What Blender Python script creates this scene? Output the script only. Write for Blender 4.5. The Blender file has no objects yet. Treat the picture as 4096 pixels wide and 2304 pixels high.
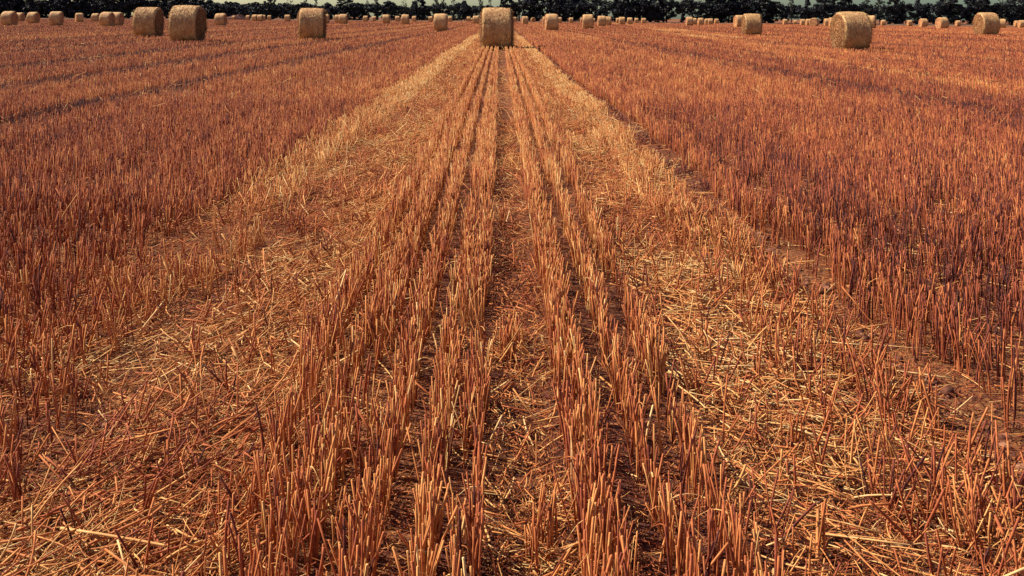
import bpy, math, random
import numpy as np
from mathutils import Vector, Matrix

# ------------------------------------------------------------------ camera, sky, sun, exposure
sc = bpy.context.scene
F = 3500.0            # focal length in photo pixels (4096 wide)
HZ = 71.0             # horizon row at the image centre
ROLL = 0.0053
H = 1.26              # eye height
PHI = math.atan(48 / F)
cam_d = bpy.data.cameras.new("camera")
cam = bpy.data.objects.new("camera", cam_d)
sc.collection.objects.link(cam)
sc.camera = cam
cam_d.sensor_width = 36.0
cam_d.lens = 36.0 * F / 4096
cam_d.shift_y = -(1152 - HZ) / 4096
cam_d.clip_start = 0.05
cam_d.clip_end = 6000
cam.location = (0, 0, H)
cam.matrix_world = (Matrix.Translation((0, 0, H)) @ Matrix.Rotation(-PHI, 4, 'Z')
                    @ Matrix.Rotation(math.radians(90), 4, 'X') @ Matrix.Rotation(ROLL, 4, 'Z'))

SUN_EL = math.radians(44)
SUN_AZ = math.radians(-73)       # from +Y towards +X
sdir = Vector((math.sin(SUN_AZ) * math.cos(SUN_EL), math.cos(SUN_AZ) * math.cos(SUN_EL), math.sin(SUN_EL)))
world = bpy.data.worlds.new("World")
sc.world = world
world.use_nodes = True
wn, wl = world.node_tree.nodes, world.node_tree.links
bg = wn["Background"]
sky = wn.new("ShaderNodeTexSky")
sky.sky_type = 'NISHITA'
sky.sun_disc = False
sky.sun_elevation = SUN_EL
sky.sun_rotation = SUN_AZ
sky.air_density = 1.0
sky.dust_density = 1.5
sky.ozone_density = 1.0
# milky brightness low over the horizon, yellowish to the left and teal to the right
wtc = wn.new("ShaderNodeTexCoord"); wsp = wn.new("ShaderNodeSeparateXYZ"); wl.new(wtc.outputs["Generated"], wsp.inputs[0])
wr = wn.new("ShaderNodeValToRGB"); e = wr.color_ramp.elements
e[0].position, e[0].color = 0.35, (2.0, 2.06, 1.72, 1)
e[1].position, e[1].color = 0.70, (1.0, 1.24, 1.15, 1)
wmr = wn.new("ShaderNodeMath"); wmr.operation = 'MULTIPLY_ADD'; wmr.inputs[1].default_value = 0.5; wmr.inputs[2].default_value = 0.5
wl.new(wsp.outputs[0], wmr.inputs[0]); wl.new(wmr.outputs[0], wr.inputs[0])
wz = wn.new("ShaderNodeMapRange"); wz.inputs[1].default_value = 0.03; wz.inputs[2].default_value = 0.25; wz.inputs[3].default_value = 0.0; wz.inputs[4].default_value = 1.0
wl.new(wsp.outputs[2], wz.inputs[0])
wm = wn.new("ShaderNodeMix"); wm.data_type = 'RGBA'; wl.new(wz.outputs[0], wm.inputs[0]); wl.new(wr.outputs[0], wm.inputs[6]); wm.inputs[7].default_value = (1.05, 0.9, 1.12, 1)
wx = wn.new("ShaderNodeMix"); wx.data_type = 'RGBA'; wx.blend_type = 'MULTIPLY'; wx.inputs[0].default_value = 1.0
wl.new(sky.outputs[0], wx.inputs[6]); wl.new(wm.outputs[2], wx.inputs[7]); wl.new(wx.outputs[2], bg.inputs[0])
bg.inputs[1].default_value = 0.05
sun_d = bpy.data.lights.new("sun", 'SUN')
sun_d.energy = 5.0
sun_d.angle = math.radians(0.5)
sun_d.color = (1.0, 0.88, 0.72)
sun = bpy.data.objects.new("sun", sun_d)
sc.collection.objects.link(sun)
sun.rotation_euler = (-sdir).to_track_quat('-Z', 'Y').to_euler()
sc.view_settings.view_transform = 'Standard'
sc.view_settings.look = 'None'
sc.view_settings.exposure = 0.62
sc.view_settings.gamma = 1.0
sc.cycles.max_bounces = 6
sc.cycles.diffuse_bounces = 1

rng = np.random.default_rng(7)
col = sc.collection
PI = math.pi

# ------------------------------------------------------------------ helpers
def tag(o, label=None, cat=None, group=None, kind=None):
    if label: o["label"] = label
    if cat: o["category"] = cat
    if group: o["group"] = group
    if kind: o["kind"] = kind
    return o

def link(name, me, mat, parent=None):
    o = bpy.data.objects.new(name, me)
    if mat is not None and len(me.materials) == 0:
        me.materials.append(mat)
    col.objects.link(o)
    if parent is not None: o.parent = parent
    return o

def empty(name, loc=(0, 0, 0)):
    o = bpy.data.objects.new(name, None)
    o.empty_display_size = 0.3
    o.location = loc
    col.objects.link(o)
    return o

def quad_mesh(name, V, Q, tint=None, uv=None, smooth=True):
    """V (n,3), Q (m,4) -> mesh, all quads; tint per vertex; uv per vertex"""
    V = np.ascontiguousarray(V, dtype=np.float32); Q = np.ascontiguousarray(Q, dtype=np.int32)
    me = bpy.data.meshes.new(name)
    me.vertices.add(len(V)); me.vertices.foreach_set("co", V.ravel())
    me.loops.add(Q.size); me.loops.foreach_set("vertex_index", Q.ravel())
    me.polygons.add(len(Q))
    me.polygons.foreach_set("loop_start", np.arange(0, Q.size, 4, dtype=np.int32))
    me.polygons.foreach_set("use_smooth", np.full(len(Q), smooth, dtype=bool))
    if tint is not None:
        a = me.attributes.new("tint", 'FLOAT', 'POINT')
        a.data.foreach_set("value", np.ascontiguousarray(tint, dtype=np.float32))
    if uv is not None:
        u = me.uv_layers.new(name="uv")
        u.data.foreach_set("uv", np.ascontiguousarray(uv[Q.ravel()], dtype=np.float32).ravel())
    me.update(calc_edges=True)
    return me

def hash2(ix, iy, seed):
    n = (ix.astype(np.int64) * 374761393 + iy.astype(np.int64) * 668265263 + seed * 974634777) & 0xFFFFFFFF
    n = ((n ^ (n >> 13)) * 1274126177) & 0xFFFFFFFF
    n = ((n ^ (n >> 16)) * 2246822519) & 0xFFFFFFFF
    return ((n ^ (n >> 15)) & 0xFFFF) / 65535.0

def vnoise(x, y, seed=0):
    ix = np.floor(x); iy = np.floor(y); fx = x - ix; fy = y - iy
    fx = fx * fx * (3 - 2 * fx); fy = fy * fy * (3 - 2 * fy)
    ix = ix.astype(np.int64); iy = iy.astype(np.int64)
    a = hash2(ix, iy, seed); b = hash2(ix + 1, iy, seed); c = hash2(ix, iy + 1, seed); d = hash2(ix + 1, iy + 1, seed)
    return (a * (1 - fx) + b * fx) * (1 - fy) + (c * (1 - fx) + d * fx) * fy

def strands(base, direc, L, W, tint, bend=None, sides=4, rings=3, cap=True, taper=0.9, flat=1.0):
    """many thin tapered tubes in one go, returns V, Q, T"""
    n = len(base)
    direc = direc / np.linalg.norm(direc, axis=1, keepdims=True)
    ref = np.where(np.abs(direc[:, 2:3]) > 0.9, np.array([[1.0, 0, 0]]), np.array([[0, 0, 1.0]]))
    u = np.cross(direc, ref); u /= np.linalg.norm(u, axis=1, keepdims=True)
    v = np.cross(direc, u)
    ph = rng.random(n) * 2 * PI
    u, v = u * np.cos(ph)[:, None] + v * np.sin(ph)[:, None], -u * np.sin(ph)[:, None] + v * np.cos(ph)[:, None]
    if bend is None: bend = np.zeros((n, 3))
    R = rings
    V = np.zeros((n, R, sides, 3), dtype=np.float32)
    for k in range(R):
        t = k / (R - 1)
        c = base + direc * (L * t)[:, None] + bend * (L * t * t)[:, None]
        r = W * 0.5 * (1 - (1 - taper) * t)
        for s in range(sides):
            a = 2 * PI * s / sides
            V[:, k, s] = c + (u * math.cos(a) + v * math.sin(a) * flat) * r[:, None]
    idx = np.arange(n)[:, None] * (R * sides)
    qs = []
    for k in range(R - 1):
        for s in range(sides):
            s2 = (s + 1) % sides
            qs.append(np.concatenate([idx + k * sides + s, idx + k * sides + s2, idx + (k + 1) * sides + s2, idx + (k + 1) * sides + s], 1))
    if cap and sides == 4:
        o = (R - 1) * sides
        qs.append(np.concatenate([idx + o, idx + o + 1, idx + o + 2, idx + o + 3], 1))
    Q = np.concatenate(qs, 0)
    return V.reshape(-1, 3), Q, np.repeat(tint, R * sides)

def merge(parts):
    Vs, Qs, Ts, off = [], [], [], 0
    for V, Q, T in parts:
        Vs.append(V); Qs.append(Q + off); Ts.append(T); off += len(V)
    return np.concatenate(Vs), np.concatenate(Qs), np.concatenate(Ts)

def px_world(x, d):
    """photo column x and depth d along the view axis -> ground X, Y"""
    l = (x - 2048) / F * d
    return math.sin(PHI) * d + math.cos(PHI) * l, math.cos(PHI) * d - math.sin(PHI) * l

def hz(x): return HZ + (x - 2048) * ROLL

# ------------------------------------------------------------------ materials
def new_mat(name):
    m = bpy.data.materials.new(name); m.use_nodes = True
    return m, m.node_tree.nodes, m.node_tree.links, m.node_tree.nodes["Principled BSDF"]

def ramp(nodes, stops):
    r = nodes.new("ShaderNodeValToRGB"); e = r.color_ramp.elements
    e[0].position, e[0].color = stops[0][0], (*stops[0][1], 1)
    e[1].position, e[1].color = stops[-1][0], (*stops[-1][1], 1)
    for p, c in stops[1:-1]:
        x = e.new(p); x.color = (*c, 1)
    return r

STRAW = [(0.0, (0.060, 0.020, 0.021)), (0.22, (0.23, 0.056, 0.032)), (0.45, (0.45, 0.13, 0.048)), (0.68, (0.62, 0.255, 0.082)), (0.86, (0.71, 0.40, 0.142)), (1.0, (0.78, 0.53, 0.24))]

def straw_material(name, rough=0.72, spec=0.14, noise_scale=75.0, amp=0.5, stops=STRAW):
    m, n, l, b = new_mat(name)
    at = n.new("ShaderNodeAttribute"); at.attribute_name = "tint"
    no = n.new("ShaderNodeTexNoise"); no.inputs["Scale"].default_value = noise_scale; no.inputs["Detail"].default_value = 2
    tc = n.new("ShaderNodeTexCoord"); l.new(tc.outputs["Object"], no.inputs["Vector"])
    ma = n.new("ShaderNodeMath"); ma.operation = 'MULTIPLY_ADD'
    l.new(no.outputs["Fac"], ma.inputs[0]); ma.inputs[1].default_value = amp; ma.inputs[2].default_value = -amp / 2
    ad = n.new("ShaderNodeMath"); ad.operation = 'ADD'
    l.new(at.outputs["Fac"], ad.inputs[0]); l.new(ma.outputs[0], ad.inputs[1])
    r = ramp(n, stops); l.new(ad.outputs[0], r.inputs[0])
    l.new(r.outputs[0], b.inputs["Base Color"])
    b.inputs["Roughness"].default_value = rough
    b.inputs["Specular IOR Level"].default_value = spec
    return m

m_stub = straw_material("stubble_straw")
m_loose = straw_material("loose_straw", rough=0.65)

# bare soil and trodden chaff
m_soil, n, l, b = new_mat("field_soil")
tc = n.new("ShaderNodeTexCoord")
n1 = n.new("ShaderNodeTexNoise"); n1.inputs["Scale"].default_value = 45; n1.inputs["Detail"].default_value = 8; n1.inputs["Roughness"].default_value = 0.7
n2 = n.new("ShaderNodeTexNoise"); n2.inputs["Scale"].default_value = 0.35; n2.inputs["Detail"].default_value = 4
mp = n.new("ShaderNodeMapping"); mp.inputs["Scale"].default_value = (3.0, 0.25, 1)
l.new(tc.outputs["Object"], n1.inputs["Vector"]); l.new(tc.outputs["Object"], mp.inputs[0]); l.new(mp.outputs[0], n2.inputs["Vector"])
mx = n.new("ShaderNodeMath"); mx.operation = 'MULTIPLY_ADD'; l.new(n2.outputs["Fac"], mx.inputs[0]); mx.inputs[1].default_value = 0.5
l.new(n1.outputs["Fac"], mx.inputs[2])
r = ramp(n, [(0.5, (0.04, 0.015, 0.018)), (0.68, (0.12, 0.042, 0.028)), (0.84, (0.30, 0.125, 0.045)), (1.0, (0.46, 0.24, 0.085))])
l.new(mx.outputs[0], r.inputs[0]); l.new(r.outputs[0], b.inputs["Base Color"])
b.inputs["Roughness"].default_value = 0.95; b.inputs["Specular IOR Level"].default_value = 0.15
bp = n.new("ShaderNodeBump"); bp.inputs["Distance"].default_value = 0.02; bp.inputs["Strength"].default_value = 0.9
l.new(n1.outputs["Fac"], bp.inputs["Height"]); l.new(bp.outputs[0], b.inputs["Normal"])

# wound side of a bale: fibres run round the roll
def bale_material(name, scale, stops, c=0.45, strength=0.8):
    m, n, l, b = new_mat(name)
    uv = n.new("ShaderNodeUVMap"); uv.uv_map = "uv"
    mp = n.new("ShaderNodeMapping"); mp.inputs["Scale"].default_value = scale
    l.new(uv.outputs[0], mp.inputs[0])
    oi = n.new("ShaderNodeObjectInfo"); ml = n.new("ShaderNodeMath"); ml.operation = 'MULTIPLY'; ml.inputs[1].default_value = 37.0
    l.new(oi.outputs["Random"], ml.inputs[0]); cx = n.new("ShaderNodeCombineXYZ"); l.new(ml.outputs[0], cx.inputs[0]); l.new(ml.outputs[0], cx.inputs[1])
    l.new(cx.outputs[0], mp.inputs["Location"])
    a = n.new("ShaderNodeTexNoise"); a.inputs["Scale"].default_value = 1.0; a.inputs["Detail"].default_value = 6; a.inputs["Roughness"].default_value = 0.75
    l.new(mp.outputs[0], a.inputs["Vector"])
    tc = n.new("ShaderNodeTexCoord")
    g = n.new("ShaderNodeTexNoise"); g.inputs["Scale"].default_value = 26.0; g.inputs["Detail"].default_value = 5; g.inputs["Roughness"].default_value = 0.7
    l.new(tc.outputs["Object"], g.inputs["Vector"])
    at = n.new("ShaderNodeAttribute"); at.attribute_name = "tint"
    s1 = n.new("ShaderNodeMath"); s1.operation = 'ADD'; l.new(a.outputs["Fac"], s1.inputs[0]); l.new(g.outputs["Fac"], s1.inputs[1])
    s2 = n.new("ShaderNodeMath"); s2.operation = 'MULTIPLY_ADD'; l.new(s1.outputs[0], s2.inputs[0]); s2.inputs[1].default_value = 1.5; s2.inputs[2].default_value = -1.5
    s3 = n.new("ShaderNodeMath"); s3.operation = 'ADD'; l.new(s2.outputs[0], s3.inputs[0]); l.new(at.outputs["Fac"], s3.inputs[1])
    r = ramp(n, stops); l.new(s3.outputs[0], r.inputs[0]); l.new(r.outputs[0], b.inputs["Base Color"])
    b.inputs["Roughness"].default_value = 0.75; b.inputs["Specular IOR Level"].default_value = 0.25
    bp = n.new("ShaderNodeBump"); bp.inputs["Distance"].default_value = 0.03; bp.inputs["Strength"].default_value = strength
    l.new(s1.outputs[0], bp.inputs["Height"]); l.new(bp.outputs[0], b.inputs["Normal"])
    return m
BALE = [(0.0, (0.07, 0.028, 0.026)), (0.3, (0.26, 0.11, 0.062)), (0.55, (0.52, 0.265, 0.115)), (0.8, (0.72, 0.47, 0.195)), (1.0, (0.85, 0.67, 0.34))]
m_wrap = bale_material("bale_side_straw", (10, 46, 1), BALE)
m_end = bale_material("bale_end_straw", (6, 30, 1), [(p, (c[0] * .92, c[1] * .8, c[2] * .75)) for p, c in BALE], strength=1.0)

def leaf_material(name, dark, light, sc_=0.6):
    m, n, l, b = new_mat(name)
    at = n.new("ShaderNodeAttribute"); at.attribute_name = "tint"
    r = ramp(n, [(0.0, dark), (1.0, light)]); l.new(at.outputs["Fac"], r.inputs[0])
    l.new(r.outputs[0], b.inputs["Base Color"])
    b.inputs["Roughness"].default_value = 0.6; b.inputs["Specular IOR Level"].default_value = 0.2
    return m
m_leaf = leaf_material("dark_foliage", (0.010, 0.012, 0.020), (0.062, 0.072, 0.075))
m_leaf2 = leaf_material("grey_green_foliage", (0.02, 0.026, 0.028), (0.19, 0.22, 0.165))
m_far = leaf_material("far_foliage", (0.012, 0.022, 0.022), (0.05, 0.07, 0.055))
m_bark, n, l, b = new_mat("bark")
no = n.new("ShaderNodeTexNoise"); no.inputs["Scale"].default_value = 8
r = ramp(n, [(0.3, (0.03, 0.025, 0.025)), (0.7, (0.12, 0.10, 0.09))]); l.new(no.outputs["Fac"], r.inputs[0]); l.new(r.outputs[0], b.inputs["Base Color"])
b.inputs["Roughness"].default_value = 0.9
m_verge, n, l, b = new_mat("dry_verge_grass")
no = n.new("ShaderNodeTexNoise"); no.inputs["Scale"].default_value = 0.6; no.inputs["Detail"].default_value = 6
r = ramp(n, [(0.35, (0.10, 0.075, 0.05)), (0.65, (0.26, 0.19, 0.11))]); l.new(no.outputs["Fac"], r.inputs[0]); l.new(r.outputs[0], b.inputs["Base Color"])
b.inputs["Roughness"].default_value = 0.95

# ------------------------------------------------------------------ the bales as measured (left, right, top, bottom in the photo, end-face ratio, label)
# end ratio: + right end shows, - left end shows, 9 = seen end-on, None = lies straight across the rows
B = [
 (4, 71, 41, 96, .55, "round bale at the far left end of the field, its right end showing"),
 (65, 93, 47, 81.5, .5, "small bale peeking out just behind the leftmost bale"),
 (106, 161, 46, 90, .5, "second sizeable bale from the left edge, before the wood"),
 (197, 255, 43.5, 99, .25, "bale standing alone, third sizeable one from the left edge"),
 (297, 337, 52, 87, -.15, "lone small bale, next right of the third sizeable bale"),
 (364, 402, 53, 85, .35, "small bale half hidden by the left one of the close pair"),
 (399, 459, 47, 102, .45, "left and nearer bale of the close pair before the dark wood"),
 (446, 487, 47, 99, .45, "right bale of the close pair, partly covered by its neighbour"),
 (537, 651, 23.5, 136, .33, "large bale left of the biggest left-hand bale"),
 (684, 818, 16, 156.5, .31, "biggest bale on the left, shaggy straw sticking from its right end"),
 (857, 910, 52, 99.5, .3, "medium bale alone right of the biggest left-hand bale"),
 (927, 943, 60, 76, None, "tiny pale bale in front of the brown heap"),
 (983, 1001, 60, 78, None, "tiny bale between the brown heap and the touching small bales"),
 (1008, 1032, 57, 82.5, None, "left one of two small bales touching end to end"),
 (1030, 1053, 57, 82.5, None, "right one of two small bales touching end to end"),
 (1046, 1060, 60, 82, None, "sliver of a tiny bale behind the end-to-end pair"),
 (1068, 1087, 63, 81.5, .1, "tiny bale alone right of the touching small bales"),
 (1137, 1162, 57, 83, .1, "small bale just left of the tall bale before the sky gap"),
 (1201, 1297, 29, 148, .07, "tall upright-looking bale, second largest left of the centre bale"),
 (1290, 1313, 56, 92, .1, "small bale showing from behind the right side of the tall bale"),
 (1341, 1362, 57, 87, .1, "left and farther bale of the overlapping small pair"),
 (1356, 1390, 56, 95, .15, "right and nearer bale of the overlapping small pair"),
 (1454, 1471, 63, 85, .1, "tiny bale, left one of two beneath the wide bushy tree"),
 (1490, 1505, 66, 84, .1, "tiniest bale right of the tiny one by the wide bushy tree"),
 (1531, 1559, 56, 91, None, "left of two medium-small bales standing either side of a tiny one"),
 (1581, 1599, 63.5, 85, None, "tiny bale between the two medium-small bales"),
 (1606, 1636, 56, 95, None, "right of two medium-small bales standing either side of a tiny one"),
 (1647, 1666, 63.5, 85, None, "tiny bale just right of the two medium-small bales"),
 (1714, 1732, 65, 85, None, "tiny bale touching the left side of the fairly large bale"),
 (1736, 1789, 53, 120, None, "fairly large bale left of the centre bale, tiny bales at both sides"),
 (1792, 1809, 65, 86.5, None, "tiny bale touching the right side of the fairly large bale"),
 (1867, 1883, 66, 85.5, None, "left tiny bale of three close to the centre bale"),
 (1880, 1891, 69, 82.6, None, "smallest, middle bale of three close left of the centre bale"),
 (1892, 1916, 61, 92, None, "small bale nearest the left side of the centre bale"),
 (1931, 2044, 27, 181.5, None, "nearest bale, at the end of the straight rows in the centre"),
 (2050, 2066, 67.4, 87, None, "tiny bale just right of the centre bale"),
 (2087, 2113, 64, 94, -.15, "small bale between the centre bale and a reddish end-on bale"),
 (2122, 2144, 69, 86.5, 9, "tiny reddish bale seen end-on, a dark dot at its middle"),
 (2171, 2192, 65, 93, -.1, "small bale half behind the left side of the squarish bale"),
 (2178, 2234, 55, 119.6, -.13, "larger squarish bale right of the centre, small ones peeping either side"),
 (2228, 2248, 68, 91, None, "small bale half behind the right side of the squarish bale"),
 (2276, 2293, 69, 89.6, None, "tiny bale alone between two larger bales right of centre"),
 (2320, 2338, 71, 89.6, None, "tiny bale peeping from the left of the narrow medium bale"),
 (2330, 2373, 54, 109, -.05, "narrow medium bale with a tiny bale at each side"),
 (2366, 2382, 73, 89.6, None, "tiny bale peeping from the right of the narrow medium bale"),
 (2390, 2423, 60, 100, -.1, "left and taller bale of two side by side"),
 (2418, 2446, 64, 97, -.05, "right and lower bale of two side by side"),
 (2465, 2480, 72, 92, None, "sliver of a tiny bale behind the first of the row of four"),
 (2476, 2500, 67, 97, -.1, "tallest bale in the row of four small bales"),
 (2509, 2530, 69, 94.6, -.05, "second bale in the row of four small bales"),
 (2538, 2554, 74, 93, -.1, "smallest bale in the row of four small bales"),
 (2565, 2584, 72, 93.5, -.15, "last bale at the right end of the row of four"),
 (2743, 2772, 64, 98, -.2, "tallest and leftmost bale of the cluster under the dark wood"),
 (2767, 2786, 72, 97, -.1, "low bale tucked behind the tallest one of the cluster"),
 (2790, 2815, 69, 96, -.2, "middle, squarish bale of the cluster under the dark wood"),
 (2818, 2836, 75, 94.6, -.2, "small bale partly covered, fourth in the cluster"),
 (2833, 2851, 72, 95, -.1, "fifth bale in the cluster, right of the partly covered one"),
 (2858, 2874, 76, 94.6, -.25, "last small bale at the right end of the cluster"),
 (2934, 2982, 57, 104, -.35, "bale half hidden behind the medium-large bale on the right"),
 (2970, 3043, 53, 135, -.19, "medium-large bale on the right with another close behind its left side"),
 (3128, 3153, 78, 98, -.35, "tiny bale, first right of the medium-large bale"),
 (3173, 3188, 79, 94.6, -.1, "tiny pale yellow bale among the reddish ones"),
 (3199, 3222, 77, 100, -.3, "small rounded bale left of the reddish end-on bale"),
 (3224, 3243, 75.6, 100, -.3, "sliver of a bale behind the left rim of the reddish bale"),
 (3236, 3278, 69.6, 101.7, 9, "reddish bale turned with its round end to the viewer"),
 (3297, 3321, 73, 102, -.2, "small bale between the reddish bale and the big right-hand bale"),
 (3316, 3346, 65, 100, -.2, "bale mostly hidden by the left rim of the big right-hand bale"),
 (3322, 3484, 45, 189, -.42, "big bale on the right with its left end sunlit yellow"),
 (3455, 3508, 56.5, 107, .1, "bale showing from behind the right side of the big right-hand bale"),
 (3522, 3543, 81.5, 101, -.3, "tiny bale alone just right of the big right-hand bale"),
 (3625, 3652, 81, 102, -.4, "tiny bale left of the pair of medium bales on the far right"),
 (3672, 3715, 73.5, 106.5, -.45, "smaller bale of the medium pair on the far right"),
 (3740, 3798, 67, 110, -.6, "larger bale of the medium pair, round left end showing"),
 (3819, 3845, 82, 103, -.45, "tiny bale just left of the large far-right bale"),
 (3895, 3996, 46, 131.5, -.5, "large bale near the right edge with a shaggy left end"),
 (3985, 4029, 74, 110, -.1, "medium bale showing from behind the large far-right bale"),
 (4056, 4078, 84, 106, -.4, "small bale overlapped by the last bale at the right edge"),
 (4068, 4104, 79, 106.5, -.45, "last bale, cut off by the right edge of the picture"),
]
VIS = 1.52
DMAX = 288.0
info = []
for (x0, x1, y0, y1, e, lab) in B:
    h = y1 - y0
    d = F * VIS / h
    s = 1.0
    if d > DMAX:
        s = max(0.72, DMAX / d); d = DMAX
    x = (x0 + x1) / 2
    X, Y = px_world(x, d)
    zb = H - 0.18 - (y1 - hz(x)) / F * d
    info.append([X, Y, zb, d, s, x, e, lab])
IA = np.array([[i[0], i[1], i[2]] for i in info])
I_al = np.arctan2(IA[:, 0], IA[:, 1]); I_lr = np.log(np.hypot(IA[:, 0], IA[:, 1]))

def terrain(X, Y):
    X = np.asarray(X, dtype=float); Y = np.asarray(Y, dtype=float)
    al = np.arctan2(X, Y); lr = np.log(np.maximum(np.hypot(X, Y), 0.5))
    num = np.zeros_like(al); den = np.full_like(al, 0.25)
    for k in range(len(IA)):
        w = np.exp(-((al - I_al[k]) / 0.09) ** 2 - ((np.minimum(lr, 5.7) - I_lr[k]) / 0.3) ** 2)
        num += w * IA[k, 2]; den += w
    return num / den

# ------------------------------------------------------------------ ground
NR, NA = 170, 360
rr = np.concatenate([[0.02], np.exp(np.linspace(math.log(0.4), math.log(4000), NR - 1))])
aa = np.linspace(0, 2 * PI, NA, endpoint=False)
Rg, Ag = np.meshgrid(rr, aa, indexing='ij')
GX, GY = Rg * np.sin(Ag), Rg * np.cos(Ag)
GZ = terrain(GX, GY)
near = np.exp(-(Rg / 14) ** 2)
GZ = GZ + near * 0.012 * (vnoise(GX * 9, GY * 9, 3) - 0.5)
GV = np.stack([GX, GY, GZ], -1).reshape(-1, 3)
ii, jj = np.meshgrid(np.arange(NR - 1), np.arange(NA), indexing='ij')
j2 = (jj + 1) % NA
GQ = np.stack([ii * NA + jj, ii * NA + j2, (ii + 1) * NA + j2, (ii + 1) * NA + jj], -1).reshape(-1, 4)[:, ::-1]
ground = link("ground", quad_mesh("ground", GV, GQ), m_soil)
tag(ground, "dark reddish soil strewn with chaff under the stubble", None, None, "structure")

# ------------------------------------------------------------------ stubble
ROWS_L = [-.055, -.093, -.15, -.178, -.288, -.322, -.43, -.468, -.505, -.61]
ROWS_R = [.205, .24, .275, .385, .42, .525, .56]
DARK_LINES = [(-11.0, 1.0), (-8.1, .75), (-5.3, .6), (-15.5, 1.0), (-21, 1.3), (-17.8,.6), (6.2, .45), (9.2, .5), (14.5, .8), (19.5, 1.0), (27, 1.4), (34, 1.4), (44, 1.8), (58, 2.2), (-27, 1.2), (-34, 1.4), (-42, 1.8), (-54, 2.2), (-70, 2.5), (75, 2.5)]

def zone(X, Y):
    """density, lean sigma, height factor, tint offset"""
    wob = 0.05 * (vnoise(Y * 1.1, X * 0 + 3.3, 11) - .5) + .03 * (vnoise(Y * 4.0, X * 0 + 1.3, 12) - .5)
    x = X + wob + np.where(np.abs(X) > .6, .14 * (vnoise(Y * .35, X * 0 + np.sign(X) * 7.7, 13) - .5) + .10 * (vnoise(Y * 1.7, X * 2, 14) - .5), 0)
    den = np.ones_like(X); lean = np.full_like(X, .05); hf = np.ones_like(X); ti = np.zeros_like(X)
    # golden, leaning band on the left
    g = (x > -1.76) & (x < -1.30); den[g] = np.where(Y[g] < 5, .9, .66); lean[g] = np.where(Y[g] < 5, .2, .3); hf[g] = .95; ti[g] = .34
    g = (x >= -1.30) & (x < -.64); den[g] = .26; lean[g] = .36; hf[g] = .8; ti[g] = .12
    g = (x >= -.64) & (x < .62); ti[g] = .10 + .07 * np.clip(Y[g] / 8, 0, 1); lean[g] = .04
    g = (x >= .62) & (x < .98); den[g] = .32; lean[g] = .32; hf[g] = .85; ti[g] = .12
    g = (x >= .98) & (x < 1.37); den[g] = .85; lean[g] = .26; hf[g] = np.where(Y[g] < 6, 1.0, .78); ti[g] = .32
    g = (x >= 1.37) & (x < 1.55); den[g] = np.where(Y[g] > 5, .7, .03); lean[g] = .3; hf[g] = .4; ti[g] = -.32  # right-hand track: its shadow is painted into the dark tint of short stalks
    g = (x >= 1.55) & (x < 1.75); hf[g] = 1.06; lean[g] = .03
    for c, w in DARK_LINES:
        cc = c + .35 * (vnoise(Y * .05, Y * 0 + c, 21) - .5)
        g = np.abs(X - cc) < w * .5
        den[g] *= .85
        g = (np.abs(X - cc) > w * .5) & (np.abs(X - cc) < w * 1.6); ti[g] += .07
        g = np.abs(X - cc) < w * .5; ti[g] -= .34; hf[g] *= .8
    ti = np.where((np.abs(X) < 2.2) & (np.abs(X) > .62), ti * np.clip(.15 + (Y - 2) / 7, .15, 1), ti)
    # golden swaths of flattened straw further off
    g = np.abs(X - 11.2 - .1 * (Y - 30)) < 1.6; ti[g] += .30 * vnoise(Y[g] * .12, X[g] * .6, 91)
    g = np.abs(X + 24) < 1.5; ti[g] += .08
    return den, lean, hf, ti

def field_tint(X, Y):
    big = vnoise(X * .22 + 5, Y * .09, 31) * .6 + vnoise(X * .9, Y * .35, 32) * .4
    stripe = vnoise(X * .55 + 7, Y * .006, 35) - .5 + .6 * (vnoise(X * 1.6, Y * .01, 36) - .5)
    return -.02 + .02 * (np.abs(X) < 1.5) + (big - .5) * .20 + stripe * .2 * np.clip(np.abs(X) / 5, 0, 1) + .09 * np.exp(-(X / 9) ** 2) - .03 + .13 * (vnoise(X * 3.1, Y * .03, 37) - .5) * (np.abs(X) > 1.55)

def patch_density(X, Y):
    p = vnoise(X * 1.7, Y * 1.1, 41) * .6 + vnoise(X * 4.5, Y * 3.2, 42) * .4
    rowd = np.where(np.abs(X) > 1.6, np.clip(.55 + 1.5 * vnoise(X * 3.1, Y * .03, 37), .68, 1), 1)
    return rowd * np.clip(1.35 - np.clip(.42 - p, 0, 1) * 5.5, .12, 1)

cx, cy = [], []
STRAGGLE = [-.375, -.56, .47]
YN = 12.0
kmin, kmax = int(-(0.62 * YN + 1.2) / .11), int((0.62 * YN + 1.2) / .11)
rows = [k * .11 for k in range(kmin, kmax + 1) if not (-.64 < k * .11 < .62)] + ROWS_L + ROWS_R + STRAGGLE
for rx in rows:
    y0 = max(1.15, (abs(rx) - .75) / .64)
    if y0 > YN: continue
    step = .17 if rx in STRAGGLE else .034 if abs(rx) < 1.5 else .028
    if rx in STRAGGLE: YM = 4.2
    else: YM = YN
    m = int((YM - y0) / step)
    ys = y0 + (np.arange(m) + rng.random(m) * 1.1) * step
    drift = .012 * (vnoise(ys * .8, ys * 0 + rx * 91, 51) - .5) * 2
    cx.append(rx + drift + rng.normal(0, .005 if abs(rx) < .62 else .010, m)); cy.append(ys)
cx = np.concatenate(cx); cy = np.concatenate(cy)
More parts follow.
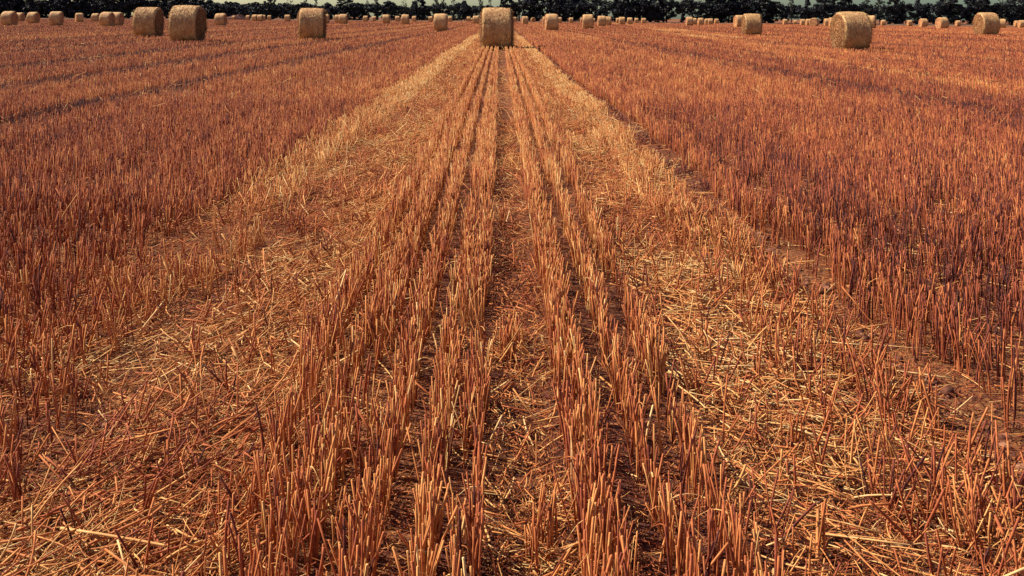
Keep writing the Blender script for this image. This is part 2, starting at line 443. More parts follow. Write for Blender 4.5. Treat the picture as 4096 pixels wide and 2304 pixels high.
# row gaps
gapn = vnoise(cy * 2.2, cx * 9.1, 61)
den, _, _, _ = zone(cx, cy)
keep = rng.random(len(cx)) < den * patch_density(cx, cy) * np.where(gapn < .27, .2, 1)
cx, cy = cx[keep], cy[keep]
cnt = rng.poisson(1.7, len(cx)) + 1
bx = np.repeat(cx, cnt); by = np.repeat(cy, cnt)
clean = np.repeat(rng.normal(0, 1, (len(cx), 2)), cnt, axis=0)
ctint = np.repeat(rng.normal(0, .09, len(cx)), cnt)
chh = np.repeat(rng.normal(0, .012, len(cx)), cnt)
# the lone tufts on the bare middle path
for tx, ty, k in [(.035, 3.2, 26), (.06, 3.35, 16), (.09, 2.02, 12), (.13, 2.12, 10), (.02, 5.2, 14), (.1, 7.4, 12)]:
    bx = np.concatenate([bx, tx + rng.normal(0, .016, k)]); by = np.concatenate([by, ty + rng.normal(0, .03, k)])
    clean = np.concatenate([clean, np.repeat(rng.normal(0, .6, (1, 2)), k, 0)]); ctint = np.concatenate([ctint, np.zeros(k)]); chh = np.concatenate([chh, np.full(k, -.03)])
N = len(bx)
bx = bx + rng.normal(0, 1, N) * np.where(np.abs(bx) < .64, .0065, .012); by = by + rng.normal(0, .010, N)
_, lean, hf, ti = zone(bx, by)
Ln = (.172 + chh * 1.3 + rng.normal(0, .018, N)) * hf
short = rng.random(N) < .14; Ln[short] *= rng.uniform(.35, .85, short.sum())
Ln = np.clip(Ln, .03, .24)
dx = clean[:, 0] * lean * .7 + rng.normal(0, 1, N) * (lean * .6 + .025)
dy = clean[:, 1] * lean * .5 + rng.normal(0, 1, N) * (lean * .5 + .035)
rogue = rng.random(N) < .04
dx[rogue] += rng.normal(0, .45, rogue.sum()); dy[rogue] += rng.normal(0, .4, rogue.sum())
direc = np.stack([dx, dy, np.ones(N)], 1)
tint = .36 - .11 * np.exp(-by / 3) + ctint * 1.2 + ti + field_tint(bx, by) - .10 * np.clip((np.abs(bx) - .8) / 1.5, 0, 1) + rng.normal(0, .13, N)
W = rng.normal(.0056, .0010, N).clip(.0035, .0088)
base = np.stack([bx, by, terrain(bx, by) - .006], 1)
bend = np.stack([rng.normal(0, .08, N), rng.normal(0, .08, N), np.zeros(N)], 1)
nearm = by < 5.5
parts = [strands(base[nearm], direc[nearm], Ln[nearm], W[nearm], tint[nearm], bend[nearm], 4, 4, True),
         strands(base[~nearm], direc[~nearm], Ln[~nearm], W[~nearm], tint[~nearm], bend[~nearm], 4, 2, True)]
# dry leaf blades curling off the stalks
lf = np.where((rng.random(N) < .16) & (by < 9))[0]
n_ = len(lf)
hb = base[lf] + direc[lf] / np.linalg.norm(direc[lf], axis=1, keepdims=True) * (Ln[lf] * rng.uniform(.3, .98, n_))[:, None]
an = rng.random(n_) * 2 * PI
ld = np.stack([np.cos(an), np.sin(an), rng.uniform(.2, 1.6, n_)], 1)
lb = np.stack([np.cos(an) * .3, np.sin(an) * .3, -rng.uniform(.6, 1.8, n_)], 1)
parts.append(strands(hb, ld, rng.uniform(.03, .10, n_), rng.uniform(.003, .006, n_), tint[lf] + .12, lb, 4, 6, False, .25, .15))

# farther stalks: fewer and stouter with distance
def far_points(n, y0, y1, half=.64, pad=1.2):
    Y = y0 * np.exp(rng.random(n) * math.log(y1 / y0))
    X = (rng.random(n) * 2 - 1) * (half * Y + pad)
    return X, Y
NF = 330000
X, Y = far_points(NF, YN * .97, 299)
Ye = YN * .97 * np.exp(rng.random(70000) * math.log(5)); Xe = rng.uniform(-2.2, 2.2, 70000)
nx0 = len(X); X = np.concatenate([X, Xe]); Y = np.concatenate([Y, Ye])
mrow = (np.abs(X) < 11) & (Y < 55)
allr = np.array(sorted([k * .11 for k in range(-110, 111) if not (-.62 < k * .11 < .62)] + ROWS_L + ROWS_R))
ri = np.clip(np.searchsorted(allr, X[mrow]), 1, len(allr) - 1); ri = np.where(np.abs(X[mrow] - allr[ri - 1]) < np.abs(X[mrow] - allr[ri]), ri - 1, ri)
drift = .012 * (vnoise(Y[mrow] * .8, Y[mrow] * 0 + allr[ri] * 91, 51) - .5) * 2
cen = np.abs(X[mrow]) < .62
X[mrow] = np.where(cen & (np.abs(X[mrow] - allr[ri]) > .05), 99, allr[ri] + drift + rng.normal(0, 1, mrow.sum()) * np.where(cen, .006, .012))
ok = X < 98; X, Y = X[ok], Y[ok]
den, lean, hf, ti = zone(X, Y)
pd = patch_density(X, Y) * np.where(vnoise(X * 7, Y * 4, 44) < .34, .25, 1); fade = np.clip((Y - 30) / 90, 0, 1)
ok = rng.random(len(X)) < den * (pd * (1 - fade) + fade)
X, Y, lean, hf, ti = X[ok], Y[ok], lean[ok], hf[ok], ti[ok]
N = len(X)
S = Y / YN
Ln = (.172 + rng.normal(0, .02, N)) * hf
direc = np.stack([rng.normal(0, 1, N) * (lean + .02), rng.normal(0, 1, N) * (lean + .05), np.ones(N)], 1)
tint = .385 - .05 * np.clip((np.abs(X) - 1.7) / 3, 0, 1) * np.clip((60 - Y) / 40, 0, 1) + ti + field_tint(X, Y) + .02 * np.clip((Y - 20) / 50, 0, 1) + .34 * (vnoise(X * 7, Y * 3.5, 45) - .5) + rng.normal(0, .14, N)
FB = np.stack([X, Y, terrain(X, Y) - .01], 1)
mm = Y < 32
parts.append(strands(FB[mm], direc[mm], Ln[mm], (.0058 * S ** .9)[mm], tint[mm], None, 4, 2, True))
parts.append(strands(FB[~mm], direc[~mm], Ln[~mm], (.0058 * S ** .9)[~mm], tint[~mm], None, 4, 2, True))
V, Q, T = merge(parts)
stub = link("stubble", quad_mesh("stubble", V, Q, T), m_stub)
tag(stub, "standing cut stalks in long rows across the field", "stubble", None, "stuff")
del V, Q, T, parts

# ------------------------------------------------------------------ loose straw and chaff
def litter_density(X, Y):
    d = np.full_like(X, .13)
    d[(X > -1.95) & (X < -1.2)] = .5
    d[(X >= -1.2) & (X < -.6)] = 1.0
    d[(X >= -.6) & (X < -.03)] = .05
    d[(X >= -.03) & (X < .17)] = .55
    d[(X >= .17) & (X < .6)] = .05
    d[(X >= .6) & (X < 1.05)] = 1.0
    d[(X >= 1.05) & (X < 1.36)] = .6
    d[(X >= 1.36) & (X < 1.55)] = .09
    g = np.abs(X - 11.2 - .1 * (Y - 30)) < 1.6; d[g] = .25
    return d * (.5 + vnoise(X * 3, Y * 2, 71))

parts = []
# area sampling near
NL = 90000
Y = 1.1 + (np.sqrt(rng.random(NL)) * 9.4); X = (rng.random(NL) * 2 - 1) * (.62 * Y + .6)
ld_ = litter_density(X, Y)
ok = rng.random(NL) < ld_; X, Y, ld_ = X[ok], Y[ok], ld_[ok]
# extra right at the front
NE = 16000
Ye = 1.1 + rng.random(NE) * 3.4; Xe = (rng.random(NE) * 2 - 1) * (.62 * Ye + .5)
le = litter_density(Xe, Ye); ok = rng.random(NE) < le; X = np.concatenate([X, Xe[ok]]); Y = np.concatenate([Y, Ye[ok]]); ld_ = np.concatenate([ld_, le[ok]])
N = len(X)
L = np.clip(rng.lognormal(-2.65, .55, N), .02, .30)
an = rng.random(N) * PI
pref = (X > .5) & (rng.random(N) < .6); an[pref] = rng.normal(-.75, .4, pref.sum())
pl = (X < -.5) & (rng.random(N) < .5); an[pl] = rng.normal(.6, .45, pl.sum())
lift = np.abs(rng.normal(0, .16, N)); up = rng.random(N) < .10; lift[up] = rng.uniform(.3, 1.4, up.sum())
Z = terrain(X, Y) + rng.random(N) * .045 * np.clip(ld_, 0, 1.2) + .004
direc = np.stack([np.cos(an), np.sin(an), lift], 1)
sw = vnoise(X * 2.3 + 9, Y * 1.6, 77)
tint = .56 + .08 * np.clip(Y / 7, 0, 1) + (sw - .5) * .5 + rng.normal(0, .19, N)
bend = rng.normal(0, .17, (N, 3)); bend[:, 2] *= .4
nm = Y < 5
Wl = rng.lognormal(-5.5, .3, N).clip(.002, .0085)
# stalks that were crushed keep a kink: drawn as two joined lengths by bending
parts.append(strands(np.stack([X, Y, Z], 1)[nm], direc[nm], L[nm], Wl[nm], tint[nm], bend[nm], 4, 4, True, 1.0, .7))
parts.append(strands(np.stack([X, Y, Z], 1)[~nm], direc[~nm], L[~nm], Wl[~nm] * 1.2, tint[~nm], bend[~nm], 3, 2, False))
# fine matted bits
NM = 90000
Xf_ = 1.1 * np.exp(rng.random(NM) ** .85 * math.log(9.5 / 1.1)); Yf = Xf_; Xf = (rng.random(NM) * 2 - 1) * (.62 * Yf + .5)
dm = litter_density(Xf, Yf); ok = rng.random(NM) < .30 + dm * 1.1; Xf, Yf, dm = Xf[ok], Yf[ok], dm[ok]; nF = len(Xf)
anf = rng.random(nF) * 2 * PI
parts.append(strands(np.stack([Xf, Yf, terrain(Xf, Yf) + rng.random(nF) * .022 * (.5 + dm)], 1), np.stack([np.cos(anf), np.sin(anf), rng.normal(.05, .3, nF)], 1),
    np.clip(rng.lognormal(-3.3, .5, nF), .012, .11), rng.uniform(.0012, .0032, nF) * (1 + Yf * .05), .44 + .22 * np.clip(dm, 0, 1) + rng.normal(0, .2, nF) + .4 * (vnoise(Xf * 4, Yf * 3, 79) - .5), rng.normal(0, .4, (nF, 3)), 3, 3, False, .9, .6))
# far litter
X, Y = far_points(110000, 9.5, 140)
ok = rng.random(len(X)) < litter_density(X, Y) * .8; X, Y = X[ok], Y[ok]; N = len(X)
an = rng.random(N) * PI
direc = np.stack([np.cos(an), np.sin(an), np.abs(rng.normal(0, .35, N))], 1)
parts.append(strands(np.stack([X, Y, terrain(X, Y) + rng.random(N) * .12], 1), direc, rng.uniform(.08, .22, N), .005 * (Y / 9) ** .9, .68 + rng.normal(0, .17, N), None, 3, 2, False))
V, Q, T = merge(parts)
loose = link("loose_straw", quad_mesh("loose_straw", V, Q, T), m_loose)
tag(loose, "broken straw lying criss-cross between the rows", "loose straw", None, "stuff")

# chaff: tiny crushed bits on the soil
NC = 110000
Y = 1.1 * np.exp(rng.random(NC) ** .8 * math.log(9 / 1.1)); X = (rng.random(NC) * 2 - 1) * (.62 * Y + .4)
N = NC
an = rng.random(N) * 2 * PI
direc = np.stack([np.cos(an), np.sin(an), rng.normal(0, .35, N)], 1)
L = np.clip(rng.lognormal(-4.2, .5, N), .005, .045)
inpath = (X > -.03) & (X < .17)
tint = .36 + rng.normal(0, .2, N) + (vnoise(X * 5, Y * 4, 78) - .5) * .5 + inpath * .12
V, Q, T = strands(np.stack([X, Y, terrain(X, Y) + rng.random(N) * .012], 1), direc, L, rng.uniform(.0015, .0045, N), tint, rng.normal(0, .3, (N, 3)), 3, 3, False, 1.0, .5)
chaff = link("chaff", quad_mesh("chaff", V, Q, T), m_loose)
tag(chaff, "crushed chaff covering the soil of the middle path", "chaff", None, "stuff")

# clods and stones on the bare wheel track
def blob(seed, n=7):
    g = np.random.default_rng(seed)
    th = np.linspace(0, PI, n); ph_ = np.linspace(0, 2 * PI, 9)[:-1]
    P = []
    for t in th:
        for p in ph_:
            r_ = 1 + g.normal(0, .13)
            P.append((math.sin(t) * math.cos(p) * r_, math.sin(t) * math.sin(p) * r_, math.cos(t) * .6 * r_))
    Qs = [(i * 8 + j, i * 8 + (j + 1) % 8, (i + 1) * 8 + (j + 1) % 8, (i + 1) * 8 + j) for i in range(n - 1) for j in range(8)]
    return np.array(P), np.array(Qs)[:, ::-1]
parts = []
for i in range(1500):
    P, Qb = blob(i % 40)
    y = 1.6 * math.exp(random.Random(i).random() * math.log(7))
    x = 1.45 + rng.normal(0, .055) if i < 1100 else rng.uniform(-.62 * y, .62 * y)
    s = rng.lognormal(-4.9, .55); s = min(s, .032)
    a = rng.random() * 6.28; ca, sa = math.cos(a), math.sin(a)
    PP = np.stack([P[:, 0] * ca - P[:, 1] * sa * .7, P[:, 0] * sa + P[:, 1] * ca * .7, P[:, 2]], 1) * s + np.array([x, y, float(terrain(x, y)) + s * .2])
    parts.append((PP, Qb, np.full(len(P), rng.uniform(.2, .62))))
V, Q, T = merge(parts)
m_clod = straw_material("earth_clods", .95, .1, 80, .3, [(0, (.05, .022, .02)), (.5, (.22, .09, .055)), (1, (.5, .28, .16))])
clods = link("soil_clods", quad_mesh("soil_clods", V, Q, T), m_clod)
tag(clods, "lumps of dry earth along the bare wheel track", "clods", None, "stuff")

# ------------------------------------------------------------------ bales
R0, L0 = 0.85, 1.14
def bale_meshes(seed, hi):
    g = np.random.default_rng(seed)
    nu, nv = (120, 26) if hi else (40, 10)
    sgx, sgy = g.uniform(0, 50, 2)
    def rad(th, a):
        # th angle round, a -1..1 along the axis
        lump = (vnoise(np.cos(th) * 2.2 + sgx + a * 1.3, np.sin(th) * 2.2 + sgy + a, seed) - .5) * .05
        fine = (vnoise(th * 30, a * 14 + sgx, seed + 1) - .5) * (.022 if hi else .01)
        return R0 * (1 + lump - .012 * a * a) + fine
    # side with rounded shoulders
    a_ = np.linspace(-1, 1, nv); th = np.linspace(0, 2 * PI, nu + 1)
    A, TH = np.meshgrid(a_, th, indexing='ij')
    ax = A * L0 / 2
    r_ = rad(TH % (2 * PI), A)
    edge = np.clip((np.abs(A) - .86) / .14, 0, 1); r_ = r_ - .07 * edge ** 2.2
    y = r_ * np.cos(TH); z = r_ * np.sin(TH)
    z = np.maximum(z, -R0 + .05 + 0.01 * np.cos(TH * 3))
    V = np.stack([ax, y, z + R0 - .05], -1).reshape(-1, 3)
    i_, j_ = np.meshgrid(np.arange(nv - 1), np.arange(nu), indexing='ij')
    w = nu + 1
    Q = np.stack([i_ * w + j_, i_ * w + j_ + 1, (i_ + 1) * w + j_ + 1, (i_ + 1) * w + j_], -1).reshape(-1, 4)
    uv = np.stack([TH.ravel() / (2 * PI), A.ravel() * .5 + .5], 1)
    # fibres run round: long along u, short along v
    T = .67 + (vnoise(TH * 4, A * 3 + sgx, seed + 4).ravel() - .5) * .3
    nfu = 5200 if hi else 420
    t_ = g.random(nfu) * 2 * PI; aa_ = g.uniform(-1, 1, nfu)
    rr_ = rad(t_, aa_) - .07 * np.clip((np.abs(aa_) - .86) / .14, 0, 1) ** 2.2
    pb = np.stack([aa_ * L0 / 2, rr_ * np.cos(t_), rr_ * np.sin(t_)], 1); pb[:, 2] = np.maximum(pb[:, 2], -R0 + .05) + R0 - .05
    sg = np.where(g.random(nfu) < .5, 1, -1)
    tan = np.stack([np.zeros(nfu), -np.sin(t_), np.cos(t_)], 1) * sg[:, None]; out = np.stack([np.zeros(nfu), np.cos(t_), np.sin(t_)], 1)
    dr = tan + np.stack([g.normal(0, .45, nfu), np.zeros(nfu), np.zeros(nfu)], 1) + out * np.abs(g.normal(0, .22, nfu))[:, None]
    wv = 1.0 if hi else 2.2
    sV, sQ, sT = strands(pb, dr, g.uniform(.05, .2, nfu), np.full(nfu, .0075 * wv), .68 + g.normal(0, .2, nfu), -out * .45, 3, 3 if hi else 2, False)
    n0 = len(V)
    Vm = np.concatenate([V, sV]); Qm = np.concatenate([Q, sQ + n0]); Tm = np.concatenate([T, sT])
    uvm = np.concatenate([uv, g.random((len(sV), 2))])
    side = quad_mesh("bale_side", Vm, Qm, Tm, uvm); side.materials.append(m_wrap)
    # one end: rolled layers, slightly dished rings
    ends = []
    for sgn in (-1, 1):
        nr = 26 if hi else 7
        rho = np.linspace(.0, 1, nr); RH, TH2 = np.meshgrid(rho, th, indexing='ij')
        rimr = (rad(TH2 % (2 * PI), np.full_like(TH2, float(sgn))) - .07)
        rr2 = RH * rimr
        ridge = (.012 if hi else .0) * np.sin(RH * 34 + TH2 * 1.0) + (.035 if hi else .015) * (vnoise(RH * 12 + sgx, np.cos(TH2) * 4 + np.sin(TH2) * 3, seed + 9) - .5)
        ridge = ridge * (1 - RH ** 8)
        bul = .02 * (1 - RH ** 2)
        xx = sgn * (L0 / 2 + bul + ridge)
        zz = np.maximum(rr2 * np.sin(TH2), -R0 + .05 + 0.01 * np.cos(TH2 * 3))
        V = np.stack([xx, rr2 * np.cos(TH2), zz + R0 - .05], -1).reshape(-1, 3)
        i_, j_ = np.meshgrid(np.arange(nr - 1), np.arange(nu), indexing='ij')
        Q = np.stack([i_ * w + j_, i_ * w + j_ + 1, (i_ + 1) * w + j_ + 1, (i_ + 1) * w + j_], -1).reshape(-1, 4)
        if sgn < 0: Q = Q[:, ::-1]
        T = (.52 + (np.sin(RH * 34 + TH2) * .08) + (vnoise(RH * 9, TH2 * 3, seed + 5) - .5) * .25).ravel()
        uv = np.stack([TH2.ravel() / (2 * PI), RH.ravel()], 1)
        nfu = 2200 if hi else 120
        t_ = g.random(nfu) * 2 * PI; q = np.sqrt(g.random(nfu)) * .99
        rr_ = (rad(t_, np.full(nfu, float(sgn))) - .07) * q
        pb = np.stack([np.full(nfu, sgn * (L0 / 2 + .005)), rr_ * np.cos(t_), np.maximum(rr_ * np.sin(t_), -R0 + .06) + R0 - .05], 1)
        tan = np.stack([np.zeros(nfu), -np.sin(t_), np.cos(t_)], 1)
        dr = tan * np.where(g.random(nfu) < .5, 1, -1)[:, None] + g.normal(0, .45, (nfu, 3)) + np.array([sgn * 1.0, 0, 0]) * np.abs(g.normal(.2, .45, nfu))[:, None]
        sV, sQ, sT = strands(pb, dr, g.uniform(.05, .2, nfu), np.full(nfu, .0075 * wv), .58 + g.normal(0, .2, nfu), np.tile([0, 0, -.35], (nfu, 1)), 3, 3 if hi else 2, False)
        me = quad_mesh("bale_end", np.concatenate([V, sV]), np.concatenate([Q, sQ + len(V)]), np.concatenate([T, sT]), np.concatenate([uv, g.random((len(sV), 2))]))
        me.materials.append(m_end); ends.append(me)
    return side, ends

hi_sets = [bale_meshes(100 + k, True) for k in range(4)]
lo_sets = [bale_meshes(200 + k, False) for k in range(5)]
def make_bale(ms):
    t = empty("round_bale")
    link("wound_side", ms[0], None, t)
    for e in ms[1]: link("end_face", e, None, t)
    return t
protos = {}
def copy_thing(src):
    c = src.copy(); col.objects.link(c)
    for ch in src.children:
        k = ch.copy(); col.objects.link(k); k.parent = c
    return c
for q, (X, Y, zb, d, s, x, e, lab) in enumerate(info):
    key = ('hi', q % 4) if d < 75 else ('lo', q % 5)
    if key not in protos:
        o = protos[key] = make_bale(hi_sets[key[1]] if key[0] == 'hi' else lo_sets[key[1]])
    else:
        o = copy_thing(protos[key])
    al = math.atan2(X, Y)
    if e is None: psi = random.Random(q).uniform(-.05, .05)
    elif e == 9: psi = math.pi / 2 - al + (-.35 if x > 3000 else .1)
    elif e > 0: psi = -math.atan(e) - al
    else: psi = math.atan(-e) - al
    if e is not None and e != 9 and False: psi = 0
    o.location = (X, Y, float(terrain(X, Y)))
    o.rotation_euler = (0, 0, psi)
    o.scale = (s * random.Random(q + 5).uniform(.96, 1.04), s, s)
    tag(o, lab, "straw bale", "round straw bales on the stubble field")

# ------------------------------------------------------------------ trees and hedge beyond the field
def leaves(g, centres, radii, per, size, tint0=.4, flat=.75):
    n = len(centres) * per
    c = np.repeat(centres, per, 0); r_ = np.repeat(radii, per)
    u = g.normal(0, 1, (n, 3)); u /= np.linalg.norm(u, axis=1, keepdims=True)
    p = c + u * (r_ * g.random(n) ** .45)[:, None] * np.array([1, 1, flat])
    a = g.normal(0, 1, (n, 3)); a /= np.linalg.norm(a, axis=1, keepdims=True)
    b_ = np.cross(a, g.normal(0, 1, (n, 3))); b_ /= np.linalg.norm(b_, axis=1, keepdims=True)
    s = size * g.uniform(.5, 1.3, n)[:, None]
    V = np.stack([p - a * s, p + b_ * s * .6, p + a * s, p - b_ * s * .6], 1).reshape(-1, 3)
    Q = np.arange(n * 4).reshape(-1, 4)
    T = np.repeat(np.clip(tint0 + np.repeat(g.normal(0, .18, len(centres)), per) + g.normal(0, .2, n), 0, 1), 4)
    return V, Q, T

def tube(pts, rads, sides=7):
    V, Q = [], []
    for i, (p, r_) in enumerate(zip(pts, rads)):
        for s in range(sides):
            a = 2 * PI * s / sides
            V.append((p[0] + math.cos(a) * r_, p[1] + math.sin(a) * r_, p[2]))
    for i in range(len(pts) - 1):
        for s in range(sides):
            s2 = (s + 1) % sides
            Q.append((i * sides + s, i * sides + s2, (i + 1) * sides + s2, (i + 1) * sides + s))
    return np.array(V, float), np.array(Q), np.full(len(V), .5)

def tree_meshes(seed, kind):
    """unit tree 10 m tall, crown about 5 m wide (scaled later)"""
    g = np.random.default_rng(seed)
    cs, rs = [], []
    if kind == 'bushy':
        nc, lo_, size, per = 70, .05, .24, 80
    elif kind == 'slender':
        nc, lo_, size, per = 40, .25, .22, 30
    elif kind == 'conical':
        nc, lo_, size, per = 64, .02, .26, 58
    else:
        nc, lo_, size, per = 30, .3, .22, 22     # sparse
    for _ in range(nc):
        t = g.random() ** .9
        zz = 10 * (lo_ + (1 - lo_) * t * .96)
        if kind == 'conical': wmax = 2.7 * (1 - t) + .2
        elif kind == 'slender': wmax = 1.9 * math.sin(PI * min(1, .12 + t * .86)) ** .8
        else: wmax = 2.7 * math.sin(PI * min(1, .2 + t * .75)) ** .6
        a = g.random() * 2 * PI; q = math.sqrt(g.random())
        cs.append((math.cos(a) * q * wmax, math.sin(a) * q * wmax, zz)); rs.append(g.uniform(.45, .95) * (1.0 if kind in ('bushy', 'conical') else .7))
    lv = leaves(g, np.array(cs), np.array(rs), per, size)
    crown = quad_mesh("crown", *lv, smooth=False)
    tb = []
    pts = [(g.normal(0, .06) * k, g.normal(0, .06) * k, z_) for k, z_ in enumerate(np.linspace(-.2, 9.2, 8))]
    tb.append(tube(pts, np.linspace(.22, .03, 8)))
    for k in range(12):
        i = int(g.integers(1, 6)); p0 = np.array(pts[i]); c = np.array(cs[int(g.integers(nc))])
        if c[2] < p0[2]: c[2] = p0[2] + .8
        tb.append(tube([tuple(p0 + (c - p0) * t) for t in (0, .5, 1)], [.09, .06, .02], 5))
    trunk = quad_mesh("trunk", *merge(tb))
    return crown, trunk
TK = {k: [tree_meshes(300 + 10 * i + j, k) for j in range(n_)] for i, (k, n_) in enumerate([('bushy', 5), ('slender', 3), ('conical', 2), ('sparse', 3)])}
for k, v in TK.items():
    for c, t in v:
        c.materials.append(m_leaf2 if k in ('sparse', 'slender') else m_leaf); t.materials.append(m_bark)
tree_count = [0]
def tree(x, top, wpx, kind, label, group="trees beyond the far edge of the field", depth=306, cat="tree", name=None):
    k = tree_count[0]; tree_count[0] += 1
    v = TK[kind][k % len(TK[kind])]
    X, Y = px_world(x, depth)
    z0 = float(terrain(X, Y))
    hgt = H + (hz(x) - top) / F * depth - z0
    t = empty({'conical': 'conifer_tree', 'slender': 'slender_tree', 'sparse': 'sparse_tree', 'bushy': 'broadleaf_tree'}[kind], (X, Y, z0))
    link("crown", v[0], None, t); link("trunk", v[1], None, t)
    w = wpx * depth / F / 5.0
    t.scale = (w, w, hgt / 10); t.rotation_euler = (0, 0, random.Random(k).uniform(0, 6.28))
    tag(t, label, cat, group)
    return t

gap = [
 (868, 14, 60, 'bushy', "dark tree where the left wood ends and the sky gap begins"),
 (1080, -22, 50, 'bushy', "dark leafy tree rising alone over the hedge left of the tall bale"),
 (1160, -6, 34, 'sparse', "thin see-through tree between the lone leafy tree and the tall bale"),
 (1221, -20, 32, 'slender', "slender tree above the left top corner of the tall bale"),
 (1261, -12, 28, 'slender', "slender tree above the right top corner of the tall bale"),
 (1312, 9, 36, 'bushy', "low rounded tree just right of the tall bale"),
 (1385, -14, 90, 'bushy', "wide bushy tree over the overlapping small bales"),
 (1435, 10, 56, 'bushy', "lower shoulder-like tree at the right side of the wide bushy tree"),
 (1466, -4, 26, 'sparse', "wispy tree over the tiny bale by the wide bushy tree"),
 (1505, -16, 42, 'slender', "thin tall tree above the tiniest bale by the bushy tree"),
 (1557, 2, 60, 'bushy', "rounded dark tree above the left medium-small bale"),
 (1615, -4, 26, 'sparse', "very thin tree above the right medium-small bale"),
 (1678, -12, 62, 'bushy', "broad dark tree between the medium-small bales and the fairly large bale"),
 (1738, -14, 50, 'slender', "open-crowned tree above the left side of the fairly large bale"),
 (1772, -18, 22, 'slender', "narrow tree above the right side of the fairly large bale"),
 (1814, -10, 24, 'sparse', "thin single tree midway from the fairly large bale to the centre bale"),
 (1858, 2, 58, 'conical', "pointed dark tree above the three bales near the centre bale"),
 (1922, -16, 34, 'slender', "slim tree above the left top corner of the centre bale"),
 (1960, -8, 20, 'sparse', "single thin stem tree right behind the centre bale"),
 (2030, -40, 70, 'bushy', "tall dark tree starting the wood behind the centre bale's right side"),
 (3060, -40, 100, 'bushy', "tall dark tree left of the first sky gap on the right"),
 (3165, -18, 46, 'slender', "leafy tree standing between two sky gaps above the tiny pale yellow bale"),
 (3231, -10, 50, 'conical', "pointed dark tree above the reddish end-on bale on the right"),
 (3300, -40, 78, 'bushy', "dense dark tree just right of the pointed tree on the right"),
 (3375, -46, 80, 'bushy', "tall dark tree above the left end of the big right-hand bale"),
 (3462, -22, 60, 'slender', "looser tree above the right end of the big right-hand bale"),
 (3520, -30, 60, 'slender', "loose leafy tree with sky showing, right of the big right-hand bale"),
 (3580, -40, 66, 'bushy', "dark tree at the left side of the wide sky gap"),
 (3672, -4, 56, 'conical', "pointed dark tree standing in the wide sky gap"),
 (3712, 22, 44, 'bushy', "low dark tree at the foot of the pointed tree in the sky gap"),
 (3790, -44, 96, 'bushy', "large grey-green tree right of the wide sky gap"),
 (3912, -50, 100, 'bushy', "dense dark tree above the large far-right bale"),
 (3998, -8, 52, 'sparse', "thin tree with sky through it near the right edge"),
 (4075, -44, 90, 'bushy', "dark tree closing the view at the right edge"),
]
for (x, top, w, kind, lab) in gap: tree(x, top, w, kind, lab)
LW = ["outermost wood tree at the left picture edge", "wood tree directly above the leftmost bale", "wood tree over the bale peeking from behind the leftmost one",
 "wood tree over the left side of the second sizeable bale", "wood tree over the right side of the second sizeable bale", "wood tree just left of the third sizeable bale",
 "wood tree directly above the third sizeable bale", "wood tree midway from the third sizeable bale to the lone small bale", "wood tree directly above the lone small bale",
 "wood tree above the half-hidden bale left of the close pair", "wood tree above the left bale of the close pair", "wood tree above the right bale of the close pair",
 "wood tree just left of the large bale beside the biggest left one", "wood tree over the left shoulder of the large bale on the left", "wood tree over the middle of the large bale on the left",
 "wood tree over the right rim of the large bale on the left", "wood tree over the left rim of the biggest left-hand bale", "wood tree over the top middle of the biggest left-hand bale",
 "wood tree over the right end of the biggest left-hand bale", "lower tree at the thinning end of the left wood"]
RW = ["dark wood tree just right of the centre bale", "dark wood tree above the tiny reddish end-on bale", "dark wood tree above the left edge of the larger squarish bale",
 "dark wood tree above the right edge of the larger squarish bale", "dark wood tree above the lone tiny bale right of centre", "dark wood tree above the left side of the narrow medium bale",
 "dark wood tree between the narrow medium bale and the two side by side", "dark wood tree above the two bales side by side", "dark wood tree above the gap before the row of four bales",
 "dark wood tree above the middle of the row of four bales", "dark wood tree above the last of the row of four bales", "dark wood tree right after the row of four bales end",
 "dark wood tree over empty stubble, nearer the row of four", "dark wood tree over empty stubble, nearer the small cluster", "dark wood tree above the tallest bale of the small cluster",
 "dark wood tree above the middle bales of the small cluster", "dark wood tree above the last bale of the small cluster", "dark wood tree just left of the half-hidden bale on the right",
 "dark wood tree above the half-hidden bale on the right", "dark wood tree above the medium-large bale on the right"]
rg = random.Random(4)
for i in range(20):
    x = -40 + i * 45 + rg.uniform(-8, 8)
    tree(x, rg.uniform(-90, -40) if x < 790 else rg.uniform(-40, -5), rg.uniform(62, 88), 'bushy', LW[i], "trees of the left wood", 306 + rg.uniform(0, 9))
for i in range(20):
    x = 2085 + i * 49 + rg.uniform(-8, 8)
    tree(x, rg.uniform(-90, -40), rg.uniform(66, 92), rg.choice(['bushy', 'bushy', 'slender']), RW[i], "trees of the right wood", 306 + rg.uniform(0, 9))

# continuous undergrowth / hedge mass under the trees
g = np.random.default_rng(9)
cs, rs = [], []
for i in range(4600):
    x = g.uniform(-150, 4250); dep = g.uniform(303, 316)
    X, Y = px_world(x, dep); z0 = float(terrain(X, Y))
    topy = 21 + 5 * math.sin(x * .02) + 4 * math.sin(x * .07 + 1)
    if x < 800 or 2050 < x < 3050: topy -= 12
    topz = H + (hz(x) - topy) / F * dep - z0
    cs.append((X, Y, z0 + g.random() ** .5 * max(1.0, topz - .2))); rs.append(g.uniform(.5, 1.0))
V, Q, T = leaves(g, np.array(cs), np.array(rs), 46, .34, .35)
hedge = link("hedge", quad_mesh("hedge", V, Q, T, smooth=False), m_leaf)
tag(hedge, "dark continuous hedge closing the far edge of the field", "hedge", None, "stuff")
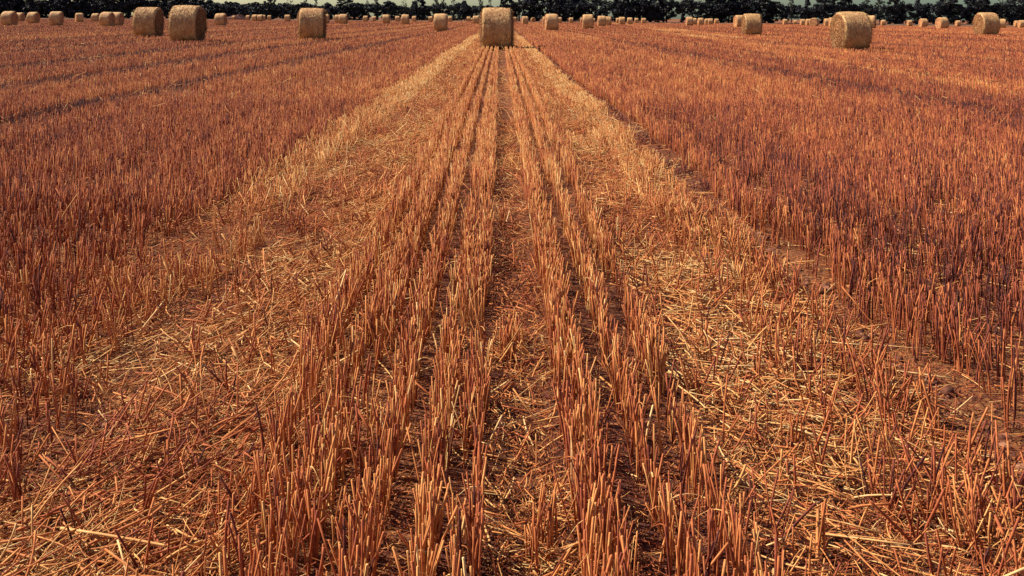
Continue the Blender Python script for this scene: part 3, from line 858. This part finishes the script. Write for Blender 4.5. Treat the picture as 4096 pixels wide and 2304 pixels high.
# far wood behind the gap
cs, rs = [], []
for i in range(800):
    x = g.uniform(780, 1300); dep = g.uniform(560, 600)
    X, Y = px_world(x, dep)
    topy = 12 + 10 * max(0, (x - 900) / 300) + 4 * math.sin(x * .06)
    topz = H + (hz(x) - topy) / F * dep
    cs.append((X, Y, g.random() * topz)); rs.append(g.uniform(.8, 1.6))
V, Q, T = leaves(g, np.array(cs), np.array(rs), 40, .6, .5)
fw = link("distant_wood", quad_mesh("distant_wood", V, Q, T, smooth=False), m_far)
tag(fw, "distant wood seen through the sky gap on the left", "wood", None, "stuff")

# verge between field and trees
vx = np.linspace(-200, 4300, 160); VV = []
for x in vx:
    for dep in (299.5, 300.5, 304, 318):
        X, Y = px_world(x, dep); VV.append((X, Y, float(terrain(X, Y)) + (.02 if dep < 300 else .16 if dep < 301 else .3)))
VQ = [(i * 4 + k, (i + 1) * 4 + k, (i + 1) * 4 + k + 1, i * 4 + k + 1) for i in range(159) for k in range(3)]
vg = link("verge", quad_mesh("verge", np.array(VV), np.array(VQ)), m_verge)
tag(vg, "pale dry grass verge along the foot of the trees", None, None, "structure")

# brown straw heap before the left end of the sky gap
g = np.random.default_rng(31)
nx, ny = 40, 14
u, v = np.meshgrid(np.linspace(-1, 1, nx), np.linspace(-1, 1, ny), indexing='ij')
hh = np.clip(1 - u ** 2, 0, 1) ** .7 * np.clip(1 - v ** 2, 0, 1) ** .6
X0, Y0 = px_world(946, 294); z0 = float(terrain(X0, Y0))
zz = z0 - .05 + hh * 1.75 * (.75 + .5 * vnoise(u * 4 + 9, v * 3 + 3, 5))
V = np.stack([X0 + u * 3.6, Y0 + v * 2.0, zz], -1).reshape(-1, 3)
i_, j_ = np.meshgrid(np.arange(nx - 1), np.arange(ny - 1), indexing='ij')
Q = np.stack([i_ * ny + j_, (i_ + 1) * ny + j_, (i_ + 1) * ny + j_ + 1, i_ * ny + j_ + 1], -1).reshape(-1, 4)
n_ = 2500
k = g.integers(0, len(V), n_)
sV, sQ, sT = strands(V[k] + g.normal(0, .05, (n_, 3)), g.normal(0, 1, (n_, 3)), g.uniform(.1, .4, n_), np.full(n_, .04), g.uniform(.1, .5, n_), None, 3, 2, False)
heap = link("straw_heap", quad_mesh("straw_heap", np.concatenate([V, sV]), np.concatenate([Q, sQ + len(V)]), np.concatenate([np.full(len(V), .3), sT])), straw_material("old_straw", .9, .1, 3, .4, [(0, (.08, .04, .04)), (.6, (.30, .17, .13)), (1, (.5, .33, .22))]))
tag(heap, "low brown heap of old straw before the left end of the hedge", "straw heap")
